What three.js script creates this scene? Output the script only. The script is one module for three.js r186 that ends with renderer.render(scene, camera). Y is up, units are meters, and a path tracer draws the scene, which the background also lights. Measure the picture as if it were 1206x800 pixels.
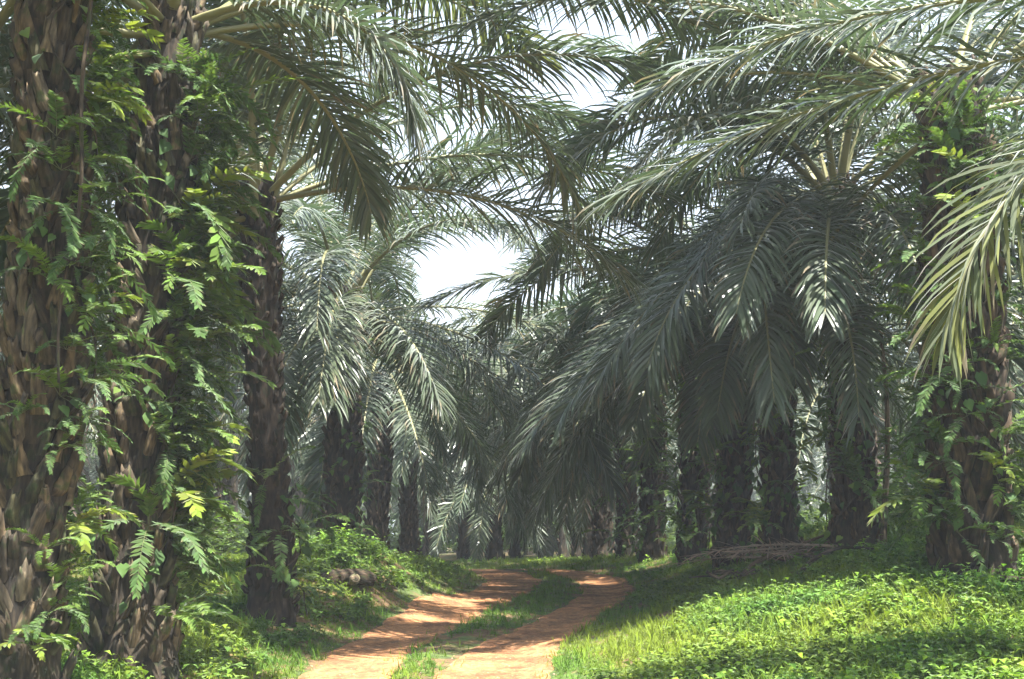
import * as THREE from 'three';
import { mergeGeometries } from 'three/addons/utils/BufferGeometryUtils.js';

// ------------------------------------------------------------------ camera, sky, sun, exposure
const scene = new THREE.Scene();
const camera = new THREE.PerspectiveCamera(29.86, 1206 / 800, 0.1, 900);
camera.position.set(0, 1.6, 0);
camera.rotation.set(THREE.MathUtils.degToRad(9.02), 0, 0);

const SUN_AZ = -50, SUN_EL = 66;            // azimuth counted from +x towards -z (90 = straight ahead)
const rad = THREE.MathUtils.degToRad;
const sunDir = new THREE.Vector3(Math.cos(rad(SUN_EL)) * Math.cos(rad(SUN_AZ)), Math.sin(rad(SUN_EL)), -Math.cos(rad(SUN_EL)) * Math.sin(rad(SUN_AZ)));
{
  // a bright, hazy tropical sky: white towards the horizon, pale blue overhead, a broad aureole round the sun
  const w = 256, h = 128, data = new Float32Array(w * h * 4), v = new THREE.Vector3();
  for (let j = 0; j < h; j++) for (let i = 0; i < w; i++) {
    const lat = ((j + 0.5) / h - 0.5) * Math.PI, lon = ((i + 0.5) / w - 0.5) * 2 * Math.PI;
    v.set(Math.cos(lat) * Math.cos(lon), Math.sin(lat), Math.cos(lat) * Math.sin(lon));
    const t = Math.pow(Math.max(0, Math.sin(lat)), 0.6);
    const glow = Math.pow(Math.max(0, v.dot(sunDir)), 6) * 0.35;
    const k = (j * w + i) * 4;
    data[k] = 0.46 + (0.19 - 0.46) * t + glow; data[k + 1] = 0.49 + (0.27 - 0.49) * t + glow * 0.97; data[k + 2] = 0.52 + (0.40 - 0.52) * t + glow * 0.92; data[k + 3] = 1;
  }
  const sky = new THREE.DataTexture(data, w, h, THREE.RGBAFormat, THREE.FloatType);
  sky.mapping = THREE.EquirectangularReflectionMapping; sky.magFilter = sky.minFilter = THREE.LinearFilter; sky.needsUpdate = true;
  scene.background = sky; scene.environment = sky;
}
const sun = new THREE.DirectionalLight(new THREE.Color(1, 0.97, 0.91), 5);
sun.position.copy(sunDir).multiplyScalar(60).add(new THREE.Vector3(0, 0, -30));
sun.target.position.set(0, 0, -30);
sun.castShadow = true; sun.shadow.mapSize.set(4096, 4096);
Object.assign(sun.shadow.camera, { left: -45, right: 45, top: 60, bottom: -60, near: 1, far: 160 });
scene.add(sun, sun.target);
scene.fog = new THREE.FogExp2(new THREE.Color(0.88, 0.94, 1.0), 0.0011);
const EXPOSURE = 4.3;

// ------------------------------------------------------------------ helpers
let seedState = 12345;
function rng(seed) { let a = seed >>> 0; return () => { a = (a + 0x6d2b79f5) >>> 0; let t = a; t = Math.imul(t ^ (t >>> 15), t | 1); t ^= t + Math.imul(t ^ (t >>> 7), t | 61); return ((t ^ (t >>> 14)) >>> 0) / 4294967296; }; }
const V = (x = 0, y = 0, z = 0) => new THREE.Vector3(x, y, z);
const lerp = (a, b, t) => a + (b - a) * t;
const smooth = (a, b, x) => { const t = Math.min(1, Math.max(0, (x - a) / (b - a))); return t * t * (3 - 2 * t); };
function table(rows, col = 1) { return d => { if (d <= rows[0][0]) return rows[0][col]; for (let i = 1; i < rows.length; i++) if (d <= rows[i][0]) { const t = (d - rows[i - 1][0]) / (rows[i][0] - rows[i - 1][0]); return lerp(rows[i - 1][col], rows[i][col], t); } return rows[rows.length - 1][col]; }; }
function hash2(x, y) { let n = Math.imul(x | 0, 374761393) ^ Math.imul(y | 0, 668265263); n = Math.imul(n ^ (n >>> 13), 1274126177); return ((n ^ (n >>> 16)) >>> 0) / 4294967296; }
function noise2(x, y, period = 0) {
  const xi = Math.floor(x), yi = Math.floor(y), fx = x - xi, fy = y - yi, u = fx * fx * (3 - 2 * fx), w = fy * fy * (3 - 2 * fy);
  const q = period ? n => ((n % period) + period) % period : n => n;
  return lerp(lerp(hash2(q(xi), q(yi)), hash2(q(xi + 1), q(yi)), u), lerp(hash2(q(xi), q(yi + 1)), hash2(q(xi + 1), q(yi + 1)), u), w);
}
function fbm(x, y, oct = 4, period = 0) { let s = 0, a = 0.5, n = 0; for (let o = 0; o < oct; o++) { s += a * noise2(x + o * 17 * (period ? 0 : 1), y, period); n += a; x *= 2; y *= 2; period *= 2; a *= 0.5; } return s / n; }
const used = new Map();
function numbered(name) { const n = used.get(name) || 0; used.set(name, n + 1); return n ? `${name}_${String(n).padStart(3, '0')}` : name; }
function tag(o, label, category, group, kind) { o.userData.label = label; o.userData.category = category; if (group) o.userData.group = group; if (kind) o.userData.kind = kind; return o; }
function shadows(o) { o.castShadow = o.receiveShadow = true; return o; }
function top(o, name) { o.name = numbered(name); scene.add(o); return o; }
function part(name, geometry, material, parent) { const m = shadows(new THREE.Mesh(geometry, material)); m.name = name; parent.add(m); return m; }

class Geo {                                  // collects vertices with colours and, per material slot, triangles
  constructor(slots = 1) { this.p = []; this.c = []; this.u = []; this.f = Array.from({ length: slots }, () => []); }
  v(p, col, u = 0, w = 0) { this.p.push(p.x, p.y, p.z); this.c.push(col[0], col[1], col[2]); this.u.push(u, w); return this.p.length / 3 - 1; }
  tri(a, b, c, slot = 0) { this.f[slot].push(a, b, c); }
  quad(a, b, c, d, slot = 0) { this.f[slot].push(a, b, c, a, c, d); }
  tube(points, radii, sides, col, slot = 0, flat = 1, caps = true) {
    const rings = [], up = V(0, 1, 0); let first = null, last = null, run = 0;
    points.forEach((p, k) => {
      const t = V().subVectors(points[Math.min(k + 1, points.length - 1)], points[Math.max(k - 1, 0)]).normalize();
      if (k) run += p.distanceTo(points[k - 1]);
      const b = V().crossVectors(t, Math.abs(t.y) > 0.95 ? V(1, 0, 0) : up).normalize(), n = V().crossVectors(b, t).normalize();
      const cc = typeof col === 'function' ? col(k / (points.length - 1)) : col, ring = [];
      for (let s = 0; s < sides; s++) { const a = s / sides * 2 * Math.PI; ring.push(this.v(p.clone().addScaledVector(b, Math.cos(a) * radii[k]).addScaledVector(n, Math.sin(a) * radii[k] * flat), cc, s / sides * 2 * Math.PI * radii[0], run)); }
      if (k) for (let s = 0; s < sides; s++) this.quad(rings[k - 1][s], rings[k - 1][(s + 1) % sides], ring[(s + 1) % sides], ring[s], slot);
      rings.push(ring);
    });
    if (caps) { const e = rings[rings.length - 1], m = this.v(points[points.length - 1], typeof col === 'function' ? col(1) : col); for (let s = 0; s < sides; s++) this.tri(e[s], e[(s + 1) % sides], m, slot); const z = rings[0], m0 = this.v(points[0], typeof col === 'function' ? col(0) : col); for (let s = 0; s < sides; s++) this.tri(z[(s + 1) % sides], z[s], m0, slot); }
    return rings;
  }
  build() {
    const g = new THREE.BufferGeometry();
    g.setAttribute('position', new THREE.Float32BufferAttribute(this.p, 3));
    g.setAttribute('color', new THREE.Float32BufferAttribute(this.c, 3));
    g.setAttribute('uv', new THREE.Float32BufferAttribute(this.u, 2));
    g.setIndex([].concat(...this.f.map(f => f.length > 60000 ? Array.from(f) : f)));
    if (this.f.length > 1) { let s = 0; this.f.forEach((f, k) => { g.addGroup(s, f.length, k); s += f.length; }); }
    g.computeVertexNormals();
    return g;
  }
}
function noiseTexture(size, fn, srgb) {
  const d = new Uint8Array(size * size * 4);
  for (let y = 0; y < size; y++) for (let x = 0; x < size; x++) { const c = fn(x / size, y / size), k = (y * size + x) * 4; d[k] = c[0] * 255; d[k + 1] = c[1] * 255; d[k + 2] = c[2] * 255; d[k + 3] = 255; }
  const t = new THREE.DataTexture(d, size, size); t.wrapS = t.wrapT = THREE.RepeatWrapping; t.magFilter = THREE.LinearFilter; t.minFilter = THREE.LinearMipmapLinearFilter; t.generateMipmaps = true;
  if (srgb) t.colorSpace = THREE.SRGBColorSpace; t.needsUpdate = true; return t;
}

// ------------------------------------------------------------------ materials
const leafy = (o = {}) => new THREE.MeshPhysicalMaterial({ vertexColors: true, side: THREE.DoubleSide, roughness: 1, transmission: 0.42, thickness: 0, clearcoat: 0.95, clearcoatRoughness: 0.3, ...o });
const M = {
  frond: [leafy({ color: new THREE.Color(1, 1, 1) }), leafy({ color: new THREE.Color(0.85, 0.95, 0.95) }), leafy({ color: new THREE.Color(1.12, 1.05, 0.85) })],
  rachis: new THREE.MeshStandardMaterial({ vertexColors: true, roughness: 0.55 }),
  dead: leafy({ transmission: 0.2, clearcoat: 0.1, clearcoatRoughness: 0.5 }),
  fern: leafy({ transmission: 0.45, clearcoat: 0.1, clearcoatRoughness: 0.4, specularIntensity: 0.4 }),
  grass: leafy({ transmission: 0.42, clearcoat: 0, specularIntensity: 0.3 }),
};
const grain = noiseTexture(512, (u, v) => { const a = fbm(u * 24, v * 6, 5, 0 || 24), b = fbm(u * 8 + 3, v * 8, 4, 8); const g = 0.55 * a + 0.45 * b; return [g, g, g]; });
const lumps = noiseTexture(512, (u, v) => { const g = 0.6 * fbm(u * 16, v * 16, 5, 16) + 0.4 * fbm(u * 64, v * 64, 2, 64); return [g, g, g]; });
const barkMap = noiseTexture(512, (u, v) => { const a = fbm(u * 32, v * 10, 5, 32), b = fbm(u * 6, v * 6, 4, 6), m = smooth(0.55, 0.72, fbm(u * 10 + 5, v * 10, 4, 10)); const k = 0.62 + 0.75 * (a - 0.5) + 0.5 * (b - 0.5); return [k * lerp(1, 0.72, m), k * lerp(0.95, 0.85, m), k * lerp(0.86, 0.6, m)].map(x => Math.min(1, Math.max(0, x))); }, true);
function bark(color, o = {}) { return new THREE.MeshStandardMaterial({ color, map: barkMap, bumpMap: grain, bumpScale: 0.02, roughness: 0.95, ...o }); }
M.trunk = { pale: bark(new THREE.Color(0.10, 0.08, 0.058)), dark: bark(new THREE.Color(0.075, 0.058, 0.045)), mid: bark(new THREE.Color(0.08, 0.06, 0.042)) };
M.base = {
  pale: [bark(new THREE.Color(0.27, 0.21, 0.135)), bark(new THREE.Color(0.21, 0.165, 0.115)), bark(new THREE.Color(0.14, 0.115, 0.085)), bark(new THREE.Color(0.33, 0.285, 0.225)), bark(new THREE.Color(0.15, 0.15, 0.085))],
  dark: [bark(new THREE.Color(0.085, 0.066, 0.05)), bark(new THREE.Color(0.11, 0.084, 0.064))],
  mid: [bark(new THREE.Color(0.16, 0.115, 0.08)), bark(new THREE.Color(0.12, 0.09, 0.065)), bark(new THREE.Color(0.21, 0.155, 0.11))],
};

// ------------------------------------------------------------------ the lie of the land (d = -z, metres ahead)
const roadY = table([[-20, 0], [10, 0], [14.8, 0.07], [17, 0.16], [18.5, 0.27], [22, 0.44], [25.5, 0.58], [30, 0.69], [35, 0.76], [39, 0.76], [50, 0.5], [70, 0.35], [100, 0.3], [300, 0.3]]);
//            d      left rut        right rut
const RUTS = [[2, -3.0, -1.75, -1.2, 0.0], [10, -2.7, -1.45, -1.0, 0.3], [14.8, -2.52, -1.3, -0.9, 0.53], [17, -2.44, -1.32, -0.76, 0.68], [18.5, -2.16, -0.95, -0.25, 0.99], [22, -1.61, -0.3, 0.7, 1.75], [25.5, -0.95, 0.33, 1.32, 2.49], [30, -0.62, 0.78, 1.4, 2.69], [35, -1.1, 0.42, 0.95, 2.0], [40, -1.9, -0.6, 0.0, 1.1], [48, -4.4, -3.2, -2.5, -1.4], [60, -8.5, -7.3, -6.6, -5.5], [70, -12, -10.8, -10.1, -9]];
const rutAt = d => [1, 2, 3, 4].map(k => table(RUTS, k)(d));
const roadX = d => { const r = rutAt(d); return (r[0] + r[3]) / 2; };
const bankR = table([[0, 0.15], [7, 0.2], [11, 0.5], [15.5, 1.15], [26, 1.3], [32, 1.15], [38, 0.8], [46, 0.4], [60, 0.3], [300, 0.3]]);
function H(x, z) {
  const d = -z, u = x - roadX(Math.max(2, Math.min(70, d)));
  let y = roadY(d) + bankR(d) * smooth(0.9, 6.6, u) + 0.36 * smooth(1.5, 3.0, -u);
  y += 0.74 * Math.exp(-(((x + 3.0) / 1.4) ** 2) - (((d - 22.9) / 2.3) ** 2));          // weedy mound
  y += 0.10 * (fbm(x * 0.5 + 40, z * 0.5 + 90, 3) - 0.5) * smooth(1.0, 3.0, Math.abs(u));
  const r = rutAt(Math.max(2, Math.min(70, d)));
  if (x > r[1] && x < r[2]) y += 0.04 * Math.sin((x - r[1]) / (r[2] - r[1]) * Math.PI);
  return y;
}
const shift = d => -0.0009 * Math.max(0, d - 42) ** 2;   // the rows bend away beyond the crest

// ground
{
  const axis = (near, far, step, grow) => { const a = [0]; let s = step; while (a[a.length - 1] < far) { if (a[a.length - 1] > near) s *= grow; a.push(a[a.length - 1] + s); } return a; };
  const xp = axis(9, 260, 0.22, 1.16), xs = [...xp.slice(1).reverse().map(x => -x), ...xp];
  const zp = axis(44, 300, 0.28, 1.15), zs = [...axis(0.5, 60, 0.6, 1.3).slice(1).reverse().map(d => -d), ...zp];
  const g = new Geo(1), id = [];
  for (const d of zs) { const row = []; for (const x of xs) { row.push(g.v(V(x, H(x, -d), -d), [1, 1, 1], x / 2.3, d / 2.3)); } id.push(row); }
  for (let j = 1; j < zs.length; j++) for (let i = 1; i < xs.length; i++) g.quad(id[j - 1][i - 1], id[j - 1][i], id[j][i], id[j][i - 1]);
  const soilMap = noiseTexture(512, (u, v) => { const a = fbm(u * 12, v * 12, 5, 12), m = smooth(0.42, 0.6, fbm(u * 5 + 2, v * 5, 4, 5)); return [lerp(0.42, 0.30, m) * (0.6 + 0.8 * a), lerp(0.33, 0.36, m) * (0.6 + 0.8 * a), lerp(0.22, 0.17, m) * (0.6 + 0.8 * a)]; }, true);
  const m = shadows(new THREE.Mesh(g.build(), new THREE.MeshStandardMaterial({ map: soilMap, bumpMap: lumps, bumpScale: 0.05, roughness: 1 })));
  top(m, 'ground'); m.userData.kind = 'structure'; m.userData.label = 'grassy soil of the plantation floor under the palms';
}
// dirt track: two wheel ruts of laterite
const dirtMap = noiseTexture(1024, (u, v) => {
  const a = fbm(u * 8, v * 8, 6, 8), b = fbm(u * 64, v * 64, 3, 64), st = smooth(0.5, 0.66, fbm(u * 5 + 9, v * 5, 4, 5)), pb = smooth(0.74, 0.8, fbm(u * 90, v * 90, 2, 90));
  const streak = noise2(u * 40 + 3 * fbm(u * 4, v * 4, 3, 4), 0.5, 40), k = 0.80 + 0.5 * (a - 0.5) + 0.4 * (b - 0.5) + 0.16 * (streak - 0.5);
  return [lerp(0.76, 0.62, st) * k + 0.08 * pb, lerp(0.53, 0.415, st) * k + 0.10 * pb, lerp(0.34, 0.26, st) * k + 0.10 * pb].map(x => Math.min(1, x));
}, true);
const dirt = new THREE.MeshStandardMaterial({ map: dirtMap, bumpMap: lumps, bumpScale: 0.06, roughness: 0.96 });
const track = top(new THREE.Group(), 'dirt_track'); track.userData.kind = 'structure'; track.userData.label = 'orange laterite track with two worn wheel ruts';
for (const side of [0, 2]) {
  const g = new Geo(1), n = 11; let prev = null;
  for (let d = 2; d < 66; d += d < 40 ? 0.18 : 0.8) {
    const r = rutAt(d), a = r[side] + 0.32 * (fbm(d * 1.6 + side * 50, 3.3, 4) - 0.5), b = r[side + 1] + 0.32 * (fbm(d * 1.6 + side * 50 + 200, 7.7, 4) - 0.5), row = [];
    for (let k = 0; k < n; k++) { const x = lerp(a, b, k / (n - 1)), e = Math.sin(k / (n - 1) * Math.PI); row.push(g.v(V(x, H(x, -d) + 0.022 * (0.3 + 0.7 * (1 - e)) * (k % (n - 1) ? 1 : 0) + (k % (n - 1) ? 0.006 : -0.03), -d), [1, 1, 1], x / 2.6, d / 2.6)); }
    if (prev) for (let k = 1; k < n; k++) g.quad(prev[k - 1], prev[k], row[k], row[k - 1]);
    prev = row;
  }
  part('wheel_rut', g.build(), dirt, track);
}
const onTrack = (x, d, m = 0) => { if (d > 66) return false; const r = rutAt(d), w = 0.3 * (fbm(d * 2.2 + x, 11, 3) - 0.5); return (x > r[0] + m + w && x < r[1] - m + w) || (x > r[2] + m + w && x < r[3] - m + w); };

// ------------------------------------------------------------------ palm fronds
const GREEN = [0.053, 0.090, 0.037], BROWN = [0.15, 0.125, 0.095], STALK = [0.20, 0.19, 0.085];
function makeFrond(o) {
  const { L = 6.4, e0 = 40, bend = 70, pairs = 110, segs = 4, droop = 0.5, side = 0, twist = 0, seed = 1, width = 0.045, length = 0.95, dead = false, yellow = 0, sides = 6, ragged = 0, K = 18, girth = 1, plane = 1, color, stalk: stalkColor } = o;
  const R = rng(seed), g = new Geo(2), P = [V()], T = [], p = V();
  for (let k = 0; k <= K; k++) {
    const t = k / K, e = rad(e0 - bend * Math.pow(t, 1.25)), az = rad(side * t * t);
    const dir = V(Math.cos(e) * Math.cos(az), Math.sin(e), -Math.cos(e) * Math.sin(az)); T.push(dir);
    if (k < K) { p.addScaledVector(dir, L / K); P.push(p.clone()); }
  }
  const stalk = stalkColor || (dead ? [0.15, 0.105, 0.07] : STALK);
  g.tube(P, P.map((_, k) => girth * lerp(0.075, 0.008, Math.pow(k / K, 0.75))), sides, stalk, 1, 0.6, false);
  const s0 = 0.15, base = color || (dead ? BROWN : GREEN), N = V(), B = V();
  for (let i = 0; i < pairs; i++) for (const sd of [-1, 1]) {
    if (ragged && R() < ragged) continue;
    const q = (i + 0.5 + (R() - 0.5) * 0.7) / pairs, s = lerp(s0, 0.995, q), f = s * K, k = Math.min(K - 1, Math.floor(f)), fr = f - k;
    const c = P[k].clone().lerp(P[k + 1], fr), t = T[k].clone().lerp(T[k + 1], fr).normalize();
    B.set(-t.z, 0, t.x).normalize(); N.crossVectors(B, t).normalize(); if (N.y < 0) N.negate();
    const tw = rad(twist * s), bb = B.clone().multiplyScalar(Math.cos(tw)).addScaledVector(N, Math.sin(tw)), nn = N.clone().multiplyScalar(Math.cos(tw)).addScaledVector(B, -Math.sin(tw));
    const prof = 0.42 + 0.58 * Math.sin(Math.PI * Math.min(1, 0.12 + q * 0.80)), len = length * prof * (0.85 + 0.3 * R());
    const al = rad(lerp(68, 26, Math.pow(q, 1.3)) + (R() - 0.5) * 14), ph = rad((i % 3 === 0 ? 32 : i % 3 === 1 ? 6 : -16) * plane + (R() - 0.5) * 22);
    const dir = t.clone().multiplyScalar(Math.cos(al)).addScaledVector(bb, sd * Math.sin(al) * Math.cos(ph)).addScaledVector(nn, Math.sin(al) * Math.sin(ph)).normalize();
    const roll = (R() - 0.5) * 1.3, dr = droop * (0.7 + 0.6 * R());
    const tone = 0.72 + 0.6 * R(), tip = R(), yl = yellow * (R() < 0.6 ? 1 : 0.25);
    const kc = base.map((b, j) => lerp(b * tone * (j === 0 ? 1 + 0.25 * R() : 1), [0.26, 0.27, 0.03][j], yl * q));
    let prev = null; const pos = c.clone();
    for (let m = 0; m <= segs; m++) {
      const u = m / segs, W = V().crossVectors(dir, nn).normalize(); const F = V().crossVectors(W, dir).normalize();
      W.multiplyScalar(Math.cos(roll)).addScaledVector(F, Math.sin(roll));
      const hw = width * 0.5 * (segs === 2 ? [0.7, 1, 0][m] : Math.min(1, 0.55 + 2.2 * u) * (u < 0.45 ? 1 : Math.sqrt(Math.max(0, (1 - u) / 0.55))));
      const cc = !dead && tip > 0.86 && u > 0.6 ? [0.18, 0.14, 0.07] : kc.map(x => x * (1 + 0.15 * (u - 0.5)));
      if (m === segs) { const e = g.v(pos, cc); g.tri(prev[0], prev[1], e, 0); }
      else { const a = g.v(pos.clone().addScaledVector(W, hw), cc), b = g.v(pos.clone().addScaledVector(W, -hw), cc); if (prev) g.quad(prev[0], prev[1], b, a, 0); prev = [a, b]; }
      pos.addScaledVector(dir, len / segs); dir.y -= dr * (0.25 + 1.1 * u) * (4 / segs) * 0.5; dir.normalize();
    }
  }
  const geo = g.build(); geo.userData.spine = P; return geo;
}
// the canopy is kept open along the track: no frond may hang into the tunnel over it, nor close the opening further along
function clear(p) {
  const d = -p.z, u = p.x - roadX(Math.max(2, Math.min(70, d)));
  if (d > 3 && d < 21 && u > -3.2 && u < 3.2 && p.y < 2.6 + 0.17 * d) return false;
  if (d > 14 && d < 75 && p.x > -0.064 * d && p.x < -0.006 * d && p.y > 1.6 + 0.192 * d && p.y < 1.6 + 0.242 * d) return false;
  if (d > 13 && d < 60 && u > 1.5 && u < 8 && d < 38 && p.y < 2.9) return false;     // pruned clear of the trunks on the bank
  return true;
}
// gaps in the canopy through which the sun reaches the mound, the track, the verge and the ferny trunks: [height, x from, x to, d from, d to, share of the fronds missing there, and of those that reach over the track]
const GAPS = [[1, -4.2, -0.8, 19.5, 25, 0.9, 1], [4, -3.6, 0.3, 27, 44, 0.6, 0.2], [0.8, 0.8, 6.5, 8.5, 16.5, 1, 0.9], [0.5, -2.6, 2.6, 12, 30, 0.6, 0.6], [4, -3.6, -2.5, 9, 14, 0.8, 0.6], [4, -5, 3, 40, 76, 0.8, 0.35], [5, -0.5, 3.5, 23, 36, 0.7, 0.1]];
function inGap(p, roll, reaching) {
  return GAPS.some(([h, x0, x1, d0, d1, share, k]) => { const t = (p.y - h) / sunDir.y, x = p.x - sunDir.x * t, d = -(p.z - sunDir.z * t); return p.y > h + 1.5 && roll < share * (reaching ? k : 1) && x > x0 && x < x1 && d > d0 && d < d1; });
}
const ELEV = [80, 64, 50, 36, 23, 9, -6, -22];
const BEND = [38, 56, 70, 78, 78, 72, 62, 50];
const LODS = [{ pairs: 140, segs: 4, width: 0.039, sides: 6 }, { pairs: 104, segs: 3, width: 0.048, sides: 5 }, { pairs: 62, segs: 2, width: 0.075, sides: 4 }];
const VARIANTS = 3, frondGeo = LODS.map((l, li) => ELEV.map((e, ei) => Array.from({ length: li === 2 ? 2 : VARIANTS }, (_, k) => {
  const R = rng(1000 + li * 500 + ei * 20 + k * 3);
  return makeFrond({ ...l, e0: e, bend: BEND[ei] + (R() - 0.5) * 24, L: 6.3 * (0.9 + 0.2 * R()), side: (R() - 0.5) * 50, twist: (R() - 0.5) * 80, droop: 0.6 + 0.5 * R(), seed: li * 971 + ei * 31 + k * 7 + 5, ragged: 0.03 });
})));
const deadGeo = Array.from({ length: 4 }, (_, k) => makeFrond({ pairs: 46, segs: 3, width: 0.035, sides: 5, e0: -58 - k * 7, bend: 26 - k * 5, L: 3.6 + 0.5 * k, droop: 0.9, twist: 60 * (k - 1.5), dead: true, seed: 70 + k, length: 0.75, ragged: 0.3 }));

// ------------------------------------------------------------------ cut leaf bases on the trunk
function makeLeafBase(seed, long = 1) {      // a rotting stub: rises steeply from the trunk, splits into ragged fibres at the cut end
  const R = rng(seed), g = new Geo(1), rings = [], n = 9, K = 5, len = (0.24 + 0.12 * R()) * long, skew = (R() - 0.5) * 0.09, lip = Array.from({ length: n }, () => (R() - 0.35) * 0.11);
  for (let k = 0; k <= K; k++) {
    const t = k / K, out = -0.045 + 0.115 * Math.pow(t, 0.7), y = -0.12 + len * t, w = lerp(0.088, 0.040, Math.pow(t, 0.75)), th = lerp(0.055, 0.026, t), ring = [];
    for (let s = 0; s < n; s++) { const a = s / n * 2 * Math.PI, rough = 0.78 + 0.44 * R(), cx = Math.cos(a) * w * rough + skew * t * t, cz = Math.sin(a) * th * rough - (Math.cos(a) ** 2) * 0.02; ring.push(g.v(V(out + cz, y + lip[s] * t * t * 0.9 - 0.04 * t * Math.sin(a), cx), [1, 1, 1], cx * 1.6 + seed * 0.13, y * 0.9 + seed * 0.31)); }
    if (k) for (let s = 0; s < n; s++) g.quad(rings[k - 1][s], ring[s], ring[(s + 1) % n], rings[k - 1][(s + 1) % n]);
    rings.push(ring);
  }
  const c = g.v(V(0.055, -0.12 + len * 0.8, skew), [1, 1, 1], seed * 0.13, seed * 0.31), e = rings[K]; for (let s = 0; s < n; s++) g.tri(e[s], c, e[(s + 1) % n]);
  return g.build();
}
const leafBaseGeo = Array.from({ length: 9 }, (_, k) => makeLeafBase(300 + k)), shortBaseGeo = Array.from({ length: 6 }, (_, k) => makeLeafBase(330 + k, 0.72));

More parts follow.
